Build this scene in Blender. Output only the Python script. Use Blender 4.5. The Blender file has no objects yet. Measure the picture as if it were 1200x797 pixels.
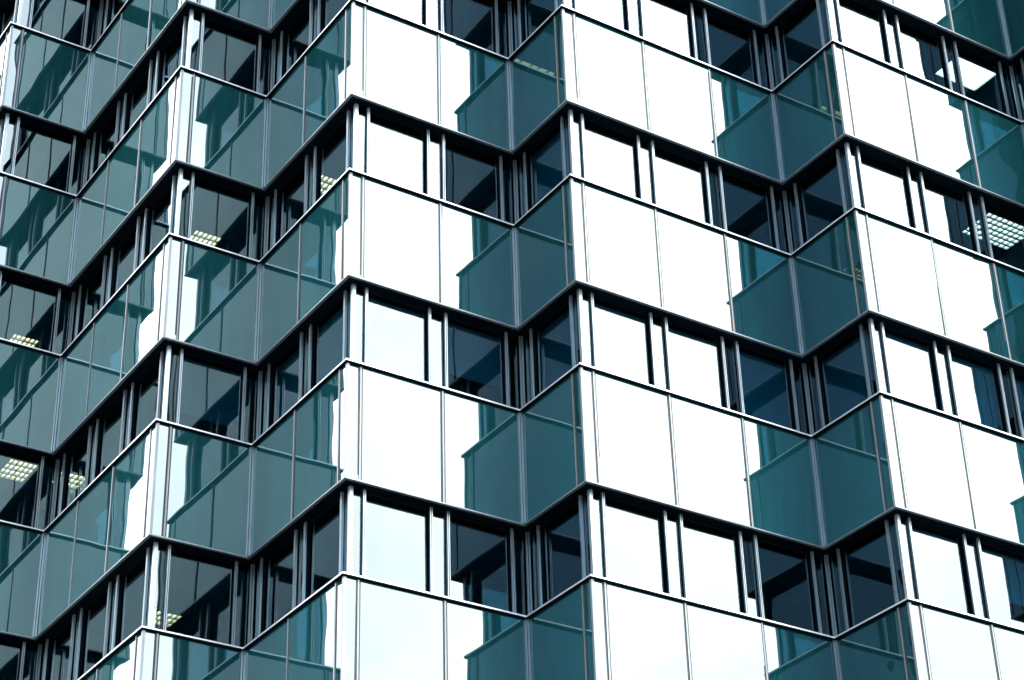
import bpy, math, random
from mathutils import Vector, Matrix
random.seed(7)
S = bpy.context.scene
COL = S.collection

# ------------------------------------------------------------------ dimensions (metres)
H = 3.6          # storey height
HS = 2.013       # height of the glass spandrel band
P = 1.473        # panel module
ST = 0.233       # corner strip
R = 0.18         # recess of the window band behind the spandrels
GROUND = -25.55  # rail of storey 0 lies at z = 0
CAM = Vector((-13.486, -24.629, -23.939))
CAM_ROT = (2.1182, -0.0314, -0.5915)
F = 2484.1
KTOP, KBOT = -5, 5

# ------------------------------------------------------------------ camera
def rotm():
    p, r, y = CAM_ROT
    return Matrix.Rotation(y, 3, 'Z') @ Matrix.Rotation(p, 3, 'X') @ Matrix.Rotation(r, 3, 'Z')
RM = rotm()
cam_d = bpy.data.cameras.new('camera')
cam = bpy.data.objects.new('camera', cam_d)
COL.objects.link(cam)
cam.matrix_world = Matrix.Translation(CAM) @ RM.to_4x4()
cam_d.sensor_width = 36
cam_d.lens = F / 1200 * 36
cam_d.clip_end = 3000
S.camera = cam

def project(p):
    d = RM.transposed() @ (Vector(p) - CAM)
    return 600 + F * d.x / -d.z, 398.5 - F * d.y / -d.z
def ray(px, py):
    return (RM @ Vector(((px - 600) / F, (398.5 - py) / F, -1))).normalized()
def in_frame(pts, m=3):
    q = [project(p) for p in pts]
    xs = [a for a, b in q]; ys = [b for a, b in q]
    return max(xs) > -m and min(xs) < 1200 + m and max(ys) > -m and min(ys) < 797 + m

# ------------------------------------------------------------------ materials
def nt(name):
    m = bpy.data.materials.new(name); m.use_nodes = True
    t = m.node_tree; t.nodes.clear()
    o = t.nodes.new('ShaderNodeOutputMaterial')
    return m, t, o
def node(t, kind, **kw):
    n = t.nodes.new(kind)
    for k, v in kw.items():
        if k in n.inputs.keys(): n.inputs[k].default_value = v
        else: setattr(n, k, v)
    return n
def principled(name, col, rough, metal=0.0, var=0.15, scale=3.0, ior=1.45, bump=0.0, bscale=40, stretch=(1, 1, 1)):
    m, t, o = nt(name)
    b = node(t, 'ShaderNodeBsdfPrincipled', Roughness=rough, Metallic=metal, IOR=ior)
    tc = node(t, 'ShaderNodeTexCoord')
    mp = node(t, 'ShaderNodeMapping', Scale=stretch)
    t.links.new(tc.outputs['Object'], mp.inputs[0])
    n = node(t, 'ShaderNodeTexNoise', Scale=scale, Detail=6.0, Roughness=0.65)
    t.links.new(mp.outputs[0], n.inputs['Vector'])
    oi = node(t, 'ShaderNodeObjectInfo')
    ad = node(t, 'ShaderNodeMath', operation='ADD')
    t.links.new(n.outputs['Fac'], ad.inputs[0])
    rs = node(t, 'ShaderNodeMath', operation='MULTIPLY_ADD')
    t.links.new(oi.outputs['Random'], rs.inputs[0]); rs.inputs[1].default_value = 0.3; rs.inputs[2].default_value = -0.15
    t.links.new(rs.outputs[0], ad.inputs[1])
    r = node(t, 'ShaderNodeMapRange')
    r.inputs['From Min'].default_value = 0.25; r.inputs['From Max'].default_value = 0.75
    r.inputs['To Min'].default_value = 1 - var; r.inputs['To Max'].default_value = 1 + var
    t.links.new(ad.outputs[0], r.inputs[0])
    mx = node(t, 'ShaderNodeVectorMath', operation='SCALE')
    mx.inputs[0].default_value = col
    t.links.new(r.outputs[0], mx.inputs['Scale'])
    t.links.new(mx.outputs[0], b.inputs['Base Color'])
    if bump:
        bn = node(t, 'ShaderNodeTexNoise', Scale=bscale, Detail=4.0)
        t.links.new(mp.outputs[0], bn.inputs['Vector'])
        bp = node(t, 'ShaderNodeBump', Strength=bump, Distance=0.004)
        t.links.new(bn.outputs['Fac'], bp.inputs['Height'])
        t.links.new(bp.outputs[0], b.inputs['Normal'])
    t.links.new(b.outputs[0], o.inputs[0])
    return m

def wave_normal(t, amount):
    """slow unevenness of toughened glass, different on every pane"""
    tc = node(t, 'ShaderNodeTexCoord'); oi = node(t, 'ShaderNodeObjectInfo')
    mul = node(t, 'ShaderNodeMath', operation='MULTIPLY'); mul.inputs[1].default_value = 60
    t.links.new(oi.outputs['Random'], mul.inputs[0])
    ad = node(t, 'ShaderNodeVectorMath', operation='ADD')
    t.links.new(tc.outputs['Object'], ad.inputs[0]); t.links.new(mul.outputs[0], ad.inputs[1])
    n = node(t, 'ShaderNodeTexNoise', Scale=0.9, Detail=1.0, Roughness=0.4)
    t.links.new(ad.outputs[0], n.inputs['Vector'])
    b = node(t, 'ShaderNodeBump', Strength=1.0, Distance=amount)
    t.links.new(n.outputs['Fac'], b.inputs['Height'])
    return b

def glass_mat(name, tint, ior, refl_tint):
    m, t, o = nt(name)
    b = wave_normal(t, 0.006)
    g = node(t, 'ShaderNodeBsdfGlossy', Color=refl_tint + (1,), Roughness=0.0)
    tr = node(t, 'ShaderNodeBsdfTransparent', Color=tint + (1,))
    fr = node(t, 'ShaderNodeFresnel', IOR=ior)
    t.links.new(b.outputs[0], g.inputs['Normal']); t.links.new(b.outputs[0], fr.inputs['Normal'])
    # the outer skin mirrors, the inner skin only lets light through
    ge = node(t, 'ShaderNodeNewGeometry'); inv = node(t, 'ShaderNodeMath', operation='SUBTRACT'); inv.inputs[0].default_value = 1
    t.links.new(ge.outputs['Backfacing'], inv.inputs[1])
    fm = node(t, 'ShaderNodeMath', operation='MULTIPLY')
    t.links.new(fr.outputs[0], fm.inputs[0]); t.links.new(inv.outputs[0], fm.inputs[1])
    mx = node(t, 'ShaderNodeMixShader')
    t.links.new(fm.outputs[0], mx.inputs[0]); t.links.new(tr.outputs[0], mx.inputs[1]); t.links.new(g.outputs[0], mx.inputs[2])
    t.links.new(mx.outputs[0], o.inputs[0])
    return m
def spandrel_mat(name, col, ior, refl_tint):
    m, t, o = nt(name)
    b = wave_normal(t, 0.006)
    g = node(t, 'ShaderNodeBsdfGlossy', Color=refl_tint + (1,), Roughness=0.0)
    d = node(t, 'ShaderNodeBsdfDiffuse', Roughness=0.3)
    tc = node(t, 'ShaderNodeTexCoord'); oi = node(t, 'ShaderNodeObjectInfo')
    n = node(t, 'ShaderNodeTexNoise', Scale=26.0, Detail=5.0, Roughness=0.75)
    t.links.new(tc.outputs['Object'], n.inputs['Vector'])
    # run-off streaks in the dust film
    mp = node(t, 'ShaderNodeMapping', Scale=(9, 9, 0.7)); ns = node(t, 'ShaderNodeTexNoise', Scale=1.0, Detail=5.0, Roughness=0.7)
    av = node(t, 'ShaderNodeVectorMath', operation='ADD'); mo = node(t, 'ShaderNodeMath', operation='MULTIPLY'); mo.inputs[1].default_value = 40
    t.links.new(oi.outputs['Random'], mo.inputs[0]); t.links.new(tc.outputs['Object'], mp.inputs[0])
    t.links.new(mp.outputs[0], av.inputs[0]); t.links.new(mo.outputs[0], av.inputs[1]); t.links.new(av.outputs[0], ns.inputs['Vector'])
    m2 = node(t, 'ShaderNodeMath', operation='MULTIPLY_ADD'); m2.inputs[1].default_value = 1.3; m2.inputs[2].default_value = -0.65
    t.links.new(ns.outputs['Fac'], m2.inputs[0])
    a2 = node(t, 'ShaderNodeMath', operation='ADD'); t.links.new(n.outputs['Fac'], a2.inputs[0]); t.links.new(m2.outputs[0], a2.inputs[1]); n = a2
    ad = node(t, 'ShaderNodeMath', operation='MULTIPLY_ADD'); ad.inputs[1].default_value = 0.45
    t.links.new(oi.outputs['Random'], ad.inputs[0]); t.links.new(n.outputs[0], ad.inputs[2])
    r = node(t, 'ShaderNodeMapRange')
    r.inputs['From Min'].default_value = 0.25; r.inputs['From Max'].default_value = 1.15
    r.inputs['To Min'].default_value = 0.6; r.inputs['To Max'].default_value = 1.5
    t.links.new(ad.outputs[0], r.inputs[0])
    sc = node(t, 'ShaderNodeVectorMath', operation='SCALE'); sc.inputs[0].default_value = col
    t.links.new(r.outputs[0], sc.inputs['Scale']); t.links.new(sc.outputs[0], d.inputs['Color'])
    fr = node(t, 'ShaderNodeFresnel', IOR=ior)
    t.links.new(b.outputs[0], g.inputs['Normal']); t.links.new(b.outputs[0], fr.inputs['Normal'])
    mx = node(t, 'ShaderNodeMixShader')
    t.links.new(fr.outputs[0], mx.inputs[0]); t.links.new(d.outputs[0], mx.inputs[1]); t.links.new(g.outputs[0], mx.inputs[2])
    t.links.new(mx.outputs[0], o.inputs[0])
    return m
def emit(name, col, s):
    m, t, o = nt(name)
    e = node(t, 'ShaderNodeEmission', Color=col + (1,), Strength=s)
    t.links.new(e.outputs[0], o.inputs[0])
    return m

M_SPAN = spandrel_mat('teal_spandrel_glass', (0.004, 0.034, 0.039), 1.98, (0.79, 0.98, 0.99))
M_GLASS = glass_mat('tinted_window_glass', (0.27, 0.48, 0.55), 1.92, (0.78, 0.98, 1.0))
M_ALU = principled('brushed_aluminium', (0.24, 0.305, 0.335), 0.32, 0.65, 0.22, 3.0, stretch=(6, 6, .6), bump=0.1)
M_RAIL = principled('pale_aluminium', (0.60, 0.62, 0.64), 0.34, 0.5, 0.2, 2.0, bump=0.1)
M_JOINT = principled('grey_aluminium', (0.14, 0.175, 0.19), 0.42, 0.5, 0.22, 3.0, stretch=(6, 6, .6), bump=0.1)
M_DARK = principled('black_gasket', (0.006, 0.009, 0.012), 0.6, 0.0, 0.3)
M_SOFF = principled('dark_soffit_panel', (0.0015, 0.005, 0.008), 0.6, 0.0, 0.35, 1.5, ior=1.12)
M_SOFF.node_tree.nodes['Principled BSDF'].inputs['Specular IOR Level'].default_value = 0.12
M_CEIL = principled('office_ceiling', (0.12, 0.5, 0.54), 0.8, 0.0, 0.15, 2.0)
M_BLIND = principled('blind_fabric', (0.06, 0.24, 0.27), 0.9, 0.0, 0.12, 2.0)
M_NCON = principled('dark_cladding', (0.035, 0.045, 0.05), 0.6, 0.0, 0.2, 0.5)
M_NWIN = principled('dark_window', (0.01, 0.016, 0.02), 0.1, 0.0, 0.2, 0.5, ior=1.5)
M_CORE = principled('plaster_core_wall', (0.12, 0.14, 0.15), 0.8, 0.0, 0.15, 1.0)
M_CARPET = principled('carpet', (0.03, 0.035, 0.04), 0.95, 0.0, 0.2, 8)
M_ROOF = principled('roof_gravel', (0.2, 0.2, 0.19), 0.9, 0.0, 0.3, 20)
M_LAMP = emit('lamp_tube', (1.0, 0.36, 0.17), 4.2)
M_LOUV = principled('lamp_louvre', (0.5, 0.5, 0.46), 0.35, 0.6, 0.1)
M_PAVE = principled('paving', (0.045, 0.045, 0.045), 0.85, 0, 0.3, 1.2, bump=0.3)

# ------------------------------------------------------------------ mesh builder
class MB:
    def __init__(s): s.v = []; s.f = []; s.m = []; s.mats = []
    def mi(s, mat):
        if mat not in s.mats: s.mats.append(mat)
        return s.mats.index(mat)
    def prism(s, poly, z0, z1, mat):
        """poly: list of (x, y); z0 < z1"""
        a = sum(poly[i][0] * poly[(i + 1) % len(poly)][1] - poly[(i + 1) % len(poly)][0] * poly[i][1] for i in range(len(poly)))
        if a < 0: poly = poly[::-1]
        n = len(poly); b = len(s.v); k = s.mi(mat)
        s.v += [(x, y, z0) for x, y in poly] + [(x, y, z1) for x, y in poly]
        s.f.append(tuple(b + i for i in reversed(range(n)))); s.m.append(k)
        s.f.append(tuple(b + n + i for i in range(n))); s.m.append(k)
        for i in range(n):
            j = (i + 1) % n
            s.f.append((b + i, b + j, b + n + j, b + n + i)); s.m.append(k)
    def hexa(s, c, mat):
        """c: 8 corners, bottom four then top four"""
        b = len(s.v); s.v += [tuple(p) for p in c]; k = s.mi(mat)
        for q in ((3, 2, 1, 0), (4, 5, 6, 7), (0, 1, 5, 4), (1, 2, 6, 5), (2, 3, 7, 6), (3, 0, 4, 7)):
            s.f.append(tuple(b + i for i in q)); s.m.append(k)
    def build(s, name, parent=None, origin=None):
        if not s.v: return None
        xs, ys, zs = zip(*s.v)
        c = Vector(origin) if origin else Vector(((min(xs) + max(xs)) / 2, (min(ys) + max(ys)) / 2, (min(zs) + max(zs)) / 2))
        me = bpy.data.meshes.new(name)
        me.from_pydata([(x - c.x, y - c.y, z - c.z) for x, y, z in s.v], [], s.f)
        for m in s.mats: me.materials.append(m)
        me.polygons.foreach_set('material_index', s.m)
        me.validate(); me.update()
        import bmesh
        bm = bmesh.new(); bm.from_mesh(me); bmesh.ops.recalc_face_normals(bm, faces=bm.faces); bm.to_mesh(me); bm.free()
        o = bpy.data.objects.new(name, me); COL.objects.link(o)
        if parent:
            o.parent = parent
            o.location = c - WORLD[parent.name]
        else: o.location = c
        WORLD[o.name] = c
        return o
WORLD = {}
def empty(name, loc, label=None, cat=None, group=None):
    o = bpy.data.objects.new(name, None); COL.objects.link(o); o.location = loc
    o.empty_display_size = 0.3
    WORLD[o.name] = Vector(loc)
    if label: o['label'] = label
    if cat: o['category'] = cat
    if group: o['group'] = group
    return o

# ------------------------------------------------------------------ the folded plan
class Face:
    """a facade face starting at a convex corner V; axis 0: runs +x and faces -y, axis 1: runs +y and faces -x"""
    def __init__(s, v, axis, n): s.v = v; s.axis = axis; s.n = n; s.L = ST + n * P
    def pt(s, t, d):
        return (s.v[0] + t, s.v[1] + d) if s.axis == 0 else (s.v[0] + d, s.v[1] + t)
    def poly(s, pts): return [s.pt(t, d) for t, d in pts]
    def box(s, t0, t1, d0, d1): return s.poly([(t0, d0), (t1, d0), (t1, d1), (t0, d1)])
NA = {-1: 1, 0: 1, 1: 1, 2: 2, 3: 3, 4: 3, 5: 3}       # modules of the face to the right of corner i
NB = {0: 4, 1: 3, 2: 2, 3: 1, 4: 1, 5: 1}              # modules of the face behind corner i, to its left
LEN = lambda n: ST + n * P
VX = {2: (0.0, 0.0)}
for i in (3, 4, 5): VX[i] = (VX[i - 1][0] + LEN(NA[i - 1]), VX[i - 1][1] - LEN(NB[i]))
for i in (1, 0, -1): VX[i] = (VX[i + 1][0] - LEN(NA[i]), VX[i + 1][1] + LEN(NB[i + 1]))
NB[-1] = 2
faces = []
for i in range(-1, 6):
    faces.append(Face(VX[i], 0, NA[i])); faces.append(Face(VX[i], 1, NB[i]))
first_c = faces[1].pt(faces[1].L, 0)
last_c = faces[-2].pt(faces[-2].L, 0)
outline = [first_c]
for i in range(-1, 6):
    outline.append(VX[i]); outline.append((VX[i][0] + LEN(NA[i]), VX[i][1]))
XR, YB = 34.0, 24.0

def inset_plan(r):
    pts = [(x + r, y + r) for x, y in outline]
    return pts + [(XR - r, pts[-1][1]), (XR - r, YB - r), (pts[0][0], YB - r)]

tower = empty('office_tower', (10, 6, GROUND),
              'teal glass office tower with a zigzag folded facade of sky reflecting panels', 'office building')

def jit(s): return random.gauss(0, s)
def pane(mb, face, t0, t1, d, z0, z1, th, mat, tilt=0.0032):
    a, b = jit(tilt) * (t1 - t0), jit(tilt) * (z1 - z0)
    a = max(-.009, min(.009, a)); b = max(-.009, min(.009, b))
    def q(t, u, v, dd, z):
        x, y = face.pt(t, dd + a * u + b * v); return (x, y, z)
    c = []
    for z, v in ((z0, -.5), (z1, .5)):
        c += [q(t0, -.5, v, d, z), q(t1, .5, v, d, z), q(t1, .5, v, d + th, z), q(t0, -.5, v, d + th, z)]
    mb.hexa(c, mat)

def fins(mb, face, t, w, d0, d1, z0, z1, mat=M_ALU):
    """an aluminium mullion of two ribs with a dark groove between them"""
    f = w * 0.34
    mb.prism(face.box(t - w / 2, t - w / 2 + f, d0, d1), z0, z1, mat)
    mb.prism(face.box(t + w / 2 - f, t + w / 2, d0, d1), z0, z1, mat)
    mb.prism(face.box(t - w / 2 + f, t + w / 2 - f, d0 + 0.018, d1 - 0.002), z0, z1, M_DARK)

class Sub(Face):
    """the same face moved back to the window line"""
    def __init__(s, f): s.v = (f.v[0] + R, f.v[1] + R); s.axis = f.axis; s.n = f.n; s.L = f.L

def spandrel_module(mb, jb, face, t0, t1, z):
    pane(mb, face, t0 + .014, t1 - .014, 0, z - HS + .03, z - .014, .024, M_SPAN)
def joint(jb, face, t, z):
    z0, z1 = z - HS + .03, z - .014
    jb.prism(face.box(t - .04, t - .014, -.004, .03), z0, z1, M_DARK)
    jb.prism(face.box(t - .014, t + .014, -.014, .03), z0, z1, M_JOINT)
    jb.prism(face.box(t + .014, t + .04, -.004, .03), z0, z1, M_DARK)

PW = 0.30   # from the second post to the joint
def window_frame(mb, w, t0, t1, zt, zb, last):
    for tt, d in ((t0, -.03), (t1 - PW, -.02)):
        fins(mb, w, tt, .044, d, .012, zb, zt)
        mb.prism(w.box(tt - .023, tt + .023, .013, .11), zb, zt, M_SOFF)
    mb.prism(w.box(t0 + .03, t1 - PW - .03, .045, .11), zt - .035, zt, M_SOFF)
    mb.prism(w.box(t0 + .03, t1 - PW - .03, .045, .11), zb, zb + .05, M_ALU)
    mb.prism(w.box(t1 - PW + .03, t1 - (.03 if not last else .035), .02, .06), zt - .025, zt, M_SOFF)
    mb.prism(w.box(t1 - PW + .03, t1 - (.03 if not last else .035), .02, .06), zb, zb + .03, M_ALU)

NOUT = {}
def extra(k, kind):
    return NOUT.setdefault((k, kind), MB())

RAIL_T = 0.034
for k in range(KTOP, KBOT + 1):
    z = -k * H
    for fi, face in enumerate(faces):
        L = face.L
        w = Sub(face)
        # ---- rail on top of the spandrel band and soffit below it
        e = .055
        corners = [face.pt(0, 0) + (z - HS,), face.pt(L, 0) + (z - HS,), face.pt(0, 0) + (z,), face.pt(L, 0) + (z,)]
        seen = in_frame(corners, 0)
        mb = MB() if seen else extra(k, 'rail')
        mb.prism(face.poly([(-e, -e), (L - e, -e), (L + R + .2, R + .2), (R + .2, R + .2)]), z + .009, z + RAIL_T, M_RAIL)
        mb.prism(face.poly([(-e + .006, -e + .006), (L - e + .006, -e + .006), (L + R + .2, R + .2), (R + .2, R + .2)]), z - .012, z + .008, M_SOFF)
        if seen: mb.build('sill_rail', tower)
        mb = MB() if seen else extra(k, 'soffit')
        e = .022
        mb.prism(face.poly([(-e, -e), (L - e, -e), (L + .03, .03), (.03, .03)]), z - HS, z - HS + .024, M_JOINT)
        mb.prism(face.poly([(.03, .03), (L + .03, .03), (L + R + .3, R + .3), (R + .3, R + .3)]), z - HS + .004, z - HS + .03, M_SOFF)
        if seen: mb.build('soffit', tower)
        # ---- spandrel panels
        edges = [0, ST] + [ST + P * (i + 1) for i in range(face.n)]
        for j in range(len(edges) - 1):
            t0, t1 = edges[j], edges[j + 1]
            c = [face.pt(t, 0) + (zz,) for t in (t0, t1) for zz in (z - HS, z)]
            seen = in_frame(c, 0)
            a0 = t0 + (.02 if j == 0 else 0)
            a1 = t1 - (.02 if j == len(edges) - 2 else 0)
            mb = MB() if seen else extra(k, 'panel')
            spandrel_module(mb, None, face, a0, a1, z)
            if seen: pn = mb.build('corner_panel' if j == 0 else 'spandrel_panel', tower)
            if j < len(edges) - 2:
                mb = MB() if seen else extra(k, 'panel')
                joint(mb, face, t1, z)
                if seen: mb.build('joint_cover', pn)
        # ---- window band below: from soffit to the next rail
        zt, zb = z - HS - .002, z - H + RAIL_T + .002
        wedges = [0, ST] + [ST + P * (i + 1) for i in range(face.n)]
        for j in range(len(wedges) - 1):
            t0, t1 = wedges[j], wedges[j + 1]
            last = j == len(wedges) - 2
            c = [w.pt(t, 0) + (zz,) for t in (t0, t1) for zz in (zb, zt)]
            seen = in_frame(c, 0)
            if j == 0:
                mb = MB() if seen else extra(k, 'window')
                mb.prism(w.box(.04, t1 - .03, .05, .09), zt - .02, zt, M_SOFF)
                mb.prism(w.box(.04, t1 - .03, .05, .09), zb, zb + .03, M_ALU)
                if seen: wn = mb.build('corner_window', tower)
                mb = MB() if seen else extra(k, 'window')
                pane(mb, w, .04, t1 - .03, .02, zb, zt, .016, M_GLASS)
                if seen: mb.build('pane', wn)
                continue
            mb = MB() if seen else extra(k, 'window')
            window_frame(mb, w, t0, t1, zt, zb, last)
            if seen: wn = mb.build('window', tower)
            mb = MB() if seen else extra(k, 'window')
            pane(mb, w, t0 + .022, t1 - PW - .022, .062, zb + .04, zt - .03, .016, M_GLASS)
            if seen: mb.build('pane', wn)
            mb = MB() if seen else extra(k, 'window')
            pane(mb, w, t1 - PW + .03, t1 - (.03 if not last else .035), .03, zb + .005, zt - .005, .016, M_GLASS)
            if seen: mb.build('vent_pane', wn)
            if (k == 1 and fi not in (2, 3, 5)) or (k, fi) in ((-1, 3), (2, 10), (0, 9)):
                mb = MB() if seen else extra(k, 'window')
                drop = zb + .05 if random.random() < .8 else zb + random.uniform(.3, .7)
                mb.prism(w.box(t0 + .03, t1 - PW - .03, .135, .139), drop, zt - .06, M_BLIND)
                mb.prism(w.box(t0 + .03, t1 - PW - .03, .128, .146), drop - .03, drop - .001, M_JOINT)
                if seen: mb.build('roller_blind', wn)
    # ---- corner posts, convex and concave, in both bands
    for i in range(-1, 6):
        vx = VX[i]; cx = (vx[0] + LEN(NA[i]), vx[1])
        for cc, convex in ((vx, True), (cx, False)):
            seen = in_frame([cc + (z - HS,), cc + (z,)], 0)
            mb = MB() if seen else extra(k, 'panel')
            x, y = cc
            if convex:
                mb.prism([(x - .016, y - .016), (x + .03, y - .016), (x + .03, y + .03), (x - .016, y + .03)], z - HS + .03, z - .014, M_JOINT)
            else:
                z0, z1 = z - HS + .03, z - .014
                mb.prism([(x - .06, y - .03), (x - .038, y - .03), (x - .038, y - .004), (x - .06, y - .004)], z0, z1, M_ALU)
                mb.prism([(x - .03, y - .06), (x - .004, y - .06), (x - .004, y - .038), (x - .03, y - .038)], z0, z1, M_ALU)
                mb.prism([(x - .036, y - .002), (x - .002, y - .036), (x + .03, y - .036), (x + .03, y + .03), (x - .036, y + .03)], z0, z1, M_JOINT)
            if seen: mb.build('corner_post', tower)
            x, y = cc[0] + R, cc[1] + R
            zt, zb = z - HS - .002, z - H + RAIL_T + .002
            seen = in_frame([(x, y, zb), (x, y, zt)], 0)
            mb = MB() if seen else extra(k, 'window')
            if convex:
                mb.prism([(x - .02, y - .02), (x + .04, y - .02), (x + .04, y + .04), (x - .02, y + .04)], zb, zt, M_ALU)
            else:
                mb.prism([(x - .05, y - .03), (x - .026, y - .03), (x - .026, y - .006), (x - .05, y - .006)], zb, zt, M_ALU)
                mb.prism([(x - .018, y - .052), (x + .006, y - .052), (x + .006, y - .028), (x - .018, y - .028)], zb, zt, M_ALU)
                mb.prism([(x - .034, y - .004), (x - .002, y - .026), (x + .06, y - .026), (x + .06, y + .06), (x - .034, y + .06)], zb, zt, M_SOFF)
            if seen: mb.build('corner_post', tower)
    # ---- floor plate with its ceiling
    mb = MB()
    mb.prism(inset_plan(R + .32), z - HS + .05, z - HS + .10, M_CEIL)
    mb.prism(inset_plan(R + .34), z - HS + .102, z - .95, M_CORE)
    mb.prism(inset_plan(.03), z - HS + .5, z - HS + .7, M_DARK)
    mb.build('floor_slab', tower)

for (k, kind), mb in NOUT.items():
    nm = {'rail': 'sill_rail', 'soffit': 'soffit', 'panel': 'spandrel_band', 'window': 'window_band'}[kind]
    mb.build(nm, tower)

# ---- core, outer rear walls, roof and lobby
ztop = -KTOP * H + .2
mb = MB()
mb.prism([(9.5, 9), (30, 9), (30, 20), (9.5, 20)], GROUND, ztop + 2.5, M_CORE)
mb.build('service_core', tower)
x0, y0 = outline[0]; xl, yl = outline[-1]
mb = MB()
mb.prism([(x0, y0 + .02), (x0 + .2, y0 + .02), (x0 + .2, YB), (x0, YB)], GROUND, ztop, M_SPAN)
mb.prism([(x0, YB + .002), (XR, YB + .002), (XR, YB + .2), (x0, YB + .2)], GROUND, ztop, M_SPAN)
mb.prism([(XR - .2, yl), (XR, yl), (XR, YB), (XR - .2, YB)], GROUND, ztop, M_SPAN)
mb.prism([(xl + .02, yl), (XR - .202, yl), (XR - .202, yl + .2), (xl + .02, yl + .2)], GROUND, ztop, M_SPAN)
mb.build('rear_wall', tower)
mb = MB()
mb.prism(inset_plan(R + .2), ztop + .01, ztop + .25, M_ROOF)
mb.build('roof', tower)
zl = -KBOT * H - HS - .1
mb = MB()
lob = inset_plan(1.2)
for i in range(len(outline) - 1):
    a, b = lob[i], lob[i + 1]
    if abs(a[0] - b[0]) < 1e-6: poly = [(a[0], min(a[1], b[1])), (a[0] + .02, min(a[1], b[1])), (a[0] + .02, max(a[1], b[1]) - .03), (a[0], max(a[1], b[1]) - .03)]
    else: poly = [(a[0], a[1]), (b[0], a[1]), (b[0], a[1] + .02), (a[0], a[1] + .02)]
    mb.prism(poly, GROUND, zl, M_GLASS)
mb.build('lobby_glazing', tower)
for x, y in outline[1::2]:
    mb = MB()
    mb.prism([(x + .7 + .25 * math.cos(a * math.pi / 8), y + .7 + .25 * math.sin(a * math.pi / 8)) for a in range(16)], GROUND, zl + .2, M_CORE)
    mb.build('lobby_column', tower)

# ------------------------------------------------------------------ ceiling lights seen through the windows
def ceiling_light(px, py, k, label, rows=3, cols=6, sx=.56, sy=.56, mirror=None):
    zc = -k * H - HS + .05
    d = ray(px, py); t = (zc - CAM.z) / d.z; p = CAM + d * t
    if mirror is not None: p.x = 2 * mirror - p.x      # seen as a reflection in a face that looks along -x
    o = empty('ceiling_light', (p.x, p.y, zc), label, 'ceiling light', 'recessed ceiling lights inside the offices')
    x0, x1, y0, y1 = p.x - sx / 2, p.x + sx / 2, p.y - sy / 2, p.y + sy / 2
    f = MB(); b = .03
    f.prism([(x0, y0), (x1, y0), (x1, y0 + b), (x0, y0 + b)], zc - .05, zc - .002, M_LOUV)
    f.prism([(x0, y1 - b), (x1, y1 - b), (x1, y1), (x0, y1)], zc - .05, zc - .002, M_LOUV)
    f.prism([(x0, y0 + b), (x0 + b, y0 + b), (x0 + b, y1 - b), (x0, y1 - b)], zc - .05, zc - .002, M_LOUV)
    f.prism([(x1 - b, y0 + b), (x1, y0 + b), (x1, y1 - b), (x1 - b, y1 - b)], zc - .05, zc - .002, M_LOUV)
    f.build('frame', o)
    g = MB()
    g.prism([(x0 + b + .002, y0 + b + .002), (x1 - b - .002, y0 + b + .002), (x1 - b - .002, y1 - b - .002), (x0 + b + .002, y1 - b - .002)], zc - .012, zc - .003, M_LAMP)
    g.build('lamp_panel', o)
    l = MB()
    for i in range(1, cols):
        x = x0 + sx * i / cols
        l.prism([(x - .012, y0 + b), (x + .012, y0 + b), (x + .012, y1 - b), (x - .012, y1 - b)], zc - .05, zc - .014, M_LOUV)
    for i in range(1, rows):
        y = y0 + sy * i / rows
        l.prism([(x0 + b, y - .02), (x1 - b, y - .02), (x1 - b, y + .02), (x0 + b, y + .02)], zc - .056, zc - .016, M_LOUV)
    l.build('louvre', o)
    return o
ceiling_light(26, 400, 0, 'lit louvred ceiling light low in the far left window of the upper middle storey')
ceiling_light(238, 280, 0, 'lit louvred ceiling light low in the window beside the narrow white corner strip')
ceiling_light(384, 216, 0, 'lit louvred ceiling light in the window just left of the tall white corner')
ceiling_light(20, 549, 1, 'large lit louvred ceiling light in the lowest far left window', 4, 6, .56, .8)
ceiling_light(82, 560, 1, 'dim lit louvred ceiling light just past the inner corner from the large lit one')
ceiling_light(190, 722, 2, 'small lit louvred ceiling light in the lowest narrow corner window')

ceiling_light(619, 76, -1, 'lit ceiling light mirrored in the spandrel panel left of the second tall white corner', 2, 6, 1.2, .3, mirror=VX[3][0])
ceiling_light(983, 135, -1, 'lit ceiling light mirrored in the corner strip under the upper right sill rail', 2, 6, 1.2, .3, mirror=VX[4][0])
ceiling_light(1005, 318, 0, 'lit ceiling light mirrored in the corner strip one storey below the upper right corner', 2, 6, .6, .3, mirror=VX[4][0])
M_LAMP = emit('reflection_glow', (1.0, 0.52, 0.42), 4.5)  # glow for two added panels that stand in for pale reflections
ceiling_light(1132, 84, -1, 'added glowing panel imitating a white reflection in the top right window bay', 1, 1, 1.1, .7)
ceiling_light(1172, 267, 0, 'added gridded glowing panel imitating a pale lattice reflection in the right edge window bay', 7, 9, 1.2, .9)
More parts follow.
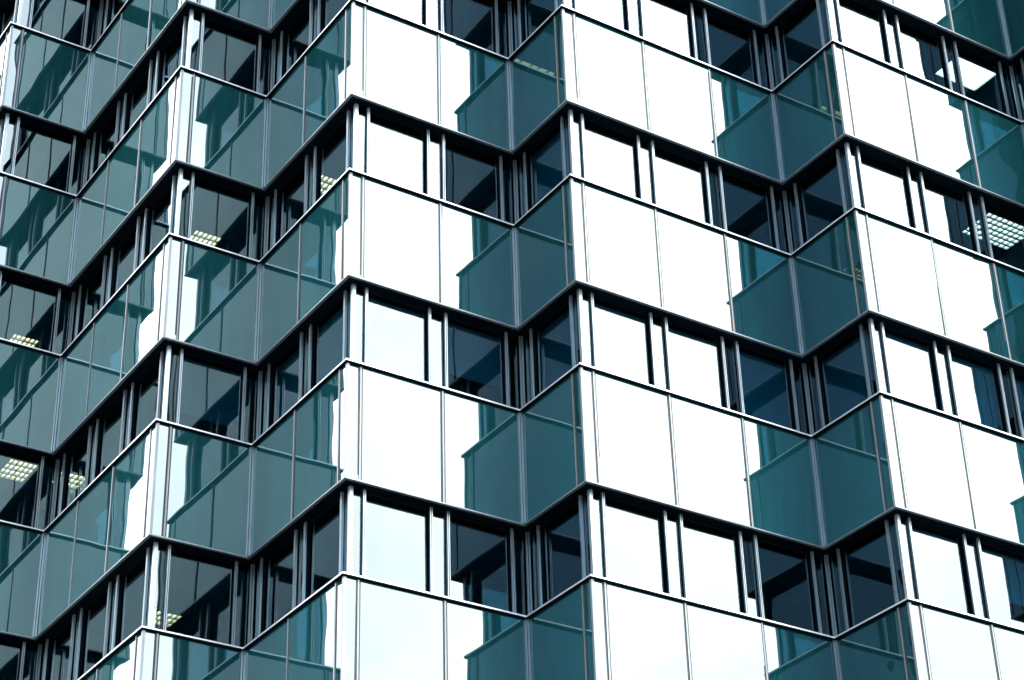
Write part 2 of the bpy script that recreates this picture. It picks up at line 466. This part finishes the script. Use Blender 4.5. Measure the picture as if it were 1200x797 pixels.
# ------------------------------------------------------------------ unseen tower, added to darken the reflections at the right edge
nb = empty('added_dark_tower', (-79, -46.8, GROUND), 'added unseen dark tower block that darkens the reflections at the far right', 'tower block')
a = math.radians(32); ca, sa = math.cos(a), math.sin(a)
def nbp(u, v): return (-79 + u * ca - v * sa, -46.8 + u * sa + v * ca)
def nbox(u0, u1, v0, v1): return [nbp(u0, v0), nbp(u1, v0), nbp(u1, v1), nbp(u0, v1)]
mb = MB(); mb.prism(nbox(-11, 11, -26, 26), GROUND, GROUND + 112, M_NCON); mb.build('wall', nb)
mb = MB(); mb.prism(nbox(-7, 7, -10, 10), GROUND + 112.01, GROUND + 116, M_NCON); mb.build('roof', nb)
wd = MB(); ld = MB()
for st in range(30):
    z0 = GROUND + 4 + st * 3.6
    for q in range(16):
        v = -25 + q * 3.15
        wd.prism(nbox(11.01, 11.06, v, v + 2.6), z0, z0 + 2.1, M_NWIN)
    ld.prism(nbox(11.01, 11.3, -26, 26), z0 - .35, z0 - .15, M_NCON)
o = wd.build('window', nb); o['kind'] = 'stuff'
ld.build('ledge', nb)

# ------------------------------------------------------------------ ground
mb = MB()
mb.prism([(-1500, -1500), (1500, -1500), (1500, 1500), (-1500, 1500)], GROUND - .5, GROUND, M_PAVE)
g = mb.build('ground')
g['kind'] = 'structure'

# ------------------------------------------------------------------ light
SUN_EL, SUN_DIR = math.radians(56), Vector((0.62, -0.78, 0)).normalized()
sl = bpy.data.lights.new('sun', 'SUN'); sl.energy = 1.2; sl.angle = math.radians(12); sl.color = (1, .96, .9)
so = bpy.data.objects.new('sun', sl); COL.objects.link(so)
to_sun = Vector((SUN_DIR.x * math.cos(SUN_EL), SUN_DIR.y * math.cos(SUN_EL), math.sin(SUN_EL)))
so.rotation_euler = to_sun.to_track_quat('Z', 'Y').to_euler()
so.location = (0, 0, 60)

W = bpy.data.worlds.new('World'); S.world = W; W.use_nodes = True
t = W.node_tree; t.nodes.clear()
out = t.nodes.new('ShaderNodeOutputWorld')
sky = t.nodes.new('ShaderNodeTexSky'); sky.sky_type = 'NISHITA'; sky.sun_disc = False
sky.sun_elevation = SUN_EL
sky.sun_rotation = math.atan2(SUN_DIR.x, SUN_DIR.y)
sky.air_density = 1.3; sky.dust_density = 0.4; sky.ozone_density = 2.0
bg = node(t, 'ShaderNodeBackground', Strength=0.13)
t.links.new(sky.outputs[0], bg.inputs[0])
# broken cloud, thick and bright towards the sun, thinning behind the camera
tc = node(t, 'ShaderNodeTexCoord')
mp = node(t, 'ShaderNodeMapping', Scale=(1, 1, 2.2))
t.links.new(tc.outputs['Generated'], mp.inputs[0])
n1 = node(t, 'ShaderNodeTexNoise', Scale=2.0, Detail=8.0, Roughness=0.55)
t.links.new(mp.outputs[0], n1.inputs['Vector'])
def lobe(vec, lo, hi, noise):
    dt = node(t, 'ShaderNodeVectorMath', operation='DOT_PRODUCT')
    dt.inputs[1].default_value = Vector(vec).normalized()
    t.links.new(tc.outputs['Generated'], dt.inputs[0])
    ma = node(t, 'ShaderNodeMath', operation='MULTIPLY_ADD'); ma.inputs[1].default_value = noise
    t.links.new(n1.outputs['Fac'], ma.inputs[0]); t.links.new(dt.outputs['Value'], ma.inputs[2])
    mr = node(t, 'ShaderNodeMapRange'); mr.interpolation_type = 'SMOOTHSTEP'
    mr.inputs['From Min'].default_value = lo + noise / 2; mr.inputs['From Max'].default_value = hi + noise / 2
    t.links.new(ma.outputs[0], mr.inputs[0])
    return mr
la = lobe((0.85, -0.52, 0.0), 0.40, 0.80, 0.25)
lb = lobe((-0.5, 0.75, 0.4), 0.35, 0.8, 0.3)
mr = node(t, 'ShaderNodeMath', operation='MAXIMUM')
lh = node(t, 'ShaderNodeMath', operation='MULTIPLY'); lh.inputs[1].default_value = 0.75
t.links.new(lb.outputs[0], lh.inputs[0])
t.links.new(la.outputs[0], mr.inputs[0]); t.links.new(lh.outputs[0], mr.inputs[1])
lc = lobe((-0.1, -0.85, 0.5), 0.89, 1.0, 0.1)      # thin veil of cloud
lm = node(t, 'ShaderNodeMath', operation='MULTIPLY'); lm.inputs[1].default_value = 0.56
t.links.new(lc.outputs[0], lm.inputs[0])
m3 = node(t, 'ShaderNodeMath', operation='MAXIMUM')
t.links.new(mr.outputs[0], m3.inputs[0]); t.links.new(lm.outputs[0], m3.inputs[1]); mr = m3
cl = node(t, 'ShaderNodeBackground', Color=(1.0, 0.94, 0.925, 1), Strength=2.6)
# the cloud itself is brighter in its folds and greyer towards the horizon
n2 = node(t, 'ShaderNodeTexNoise', Scale=4.5, Detail=7.0, Roughness=0.6)
t.links.new(mp.outputs[0], n2.inputs['Vector'])
sx = t.nodes.new('ShaderNodeSeparateXYZ'); t.links.new(tc.outputs['Generated'], sx.inputs[0])
el = node(t, 'ShaderNodeMapRange')
el.inputs['From Min'].default_value = 0.30; el.inputs['From Max'].default_value = 0.58
el.inputs['To Min'].default_value = -0.32; el.inputs['To Max'].default_value = 0.12
t.links.new(sx.outputs['Z'], el.inputs[0])
cm = node(t, 'ShaderNodeMath', operation='MULTIPLY_ADD'); cm.inputs[1].default_value = 1.1
t.links.new(n2.outputs['Fac'], cm.inputs[0]); t.links.new(el.outputs[0], cm.inputs[2])
cs = node(t, 'ShaderNodeMapRange')
cs.inputs['From Min'].default_value = 0.2; cs.inputs['From Max'].default_value = 0.8
cs.inputs['To Min'].default_value = 1.9; cs.inputs['To Max'].default_value = 2.9
t.links.new(cm.outputs[0], cs.inputs[0]); t.links.new(cs.outputs[0], cl.inputs['Strength'])
mx = t.nodes.new('ShaderNodeMixShader')
t.links.new(mr.outputs[0], mx.inputs[0]); t.links.new(bg.outputs[0], mx.inputs[1]); t.links.new(cl.outputs[0], mx.inputs[2])
t.links.new(mx.outputs[0], out.inputs[0])

S.view_settings.view_transform = 'Standard'; S.view_settings.look = 'None'
S.view_settings.gamma = 1; S.view_settings.exposure = 2.3
S.render.engine = 'CYCLES'
S.cycles.max_bounces = 12; S.cycles.glossy_bounces = 6; S.cycles.transparent_max_bounces = 16
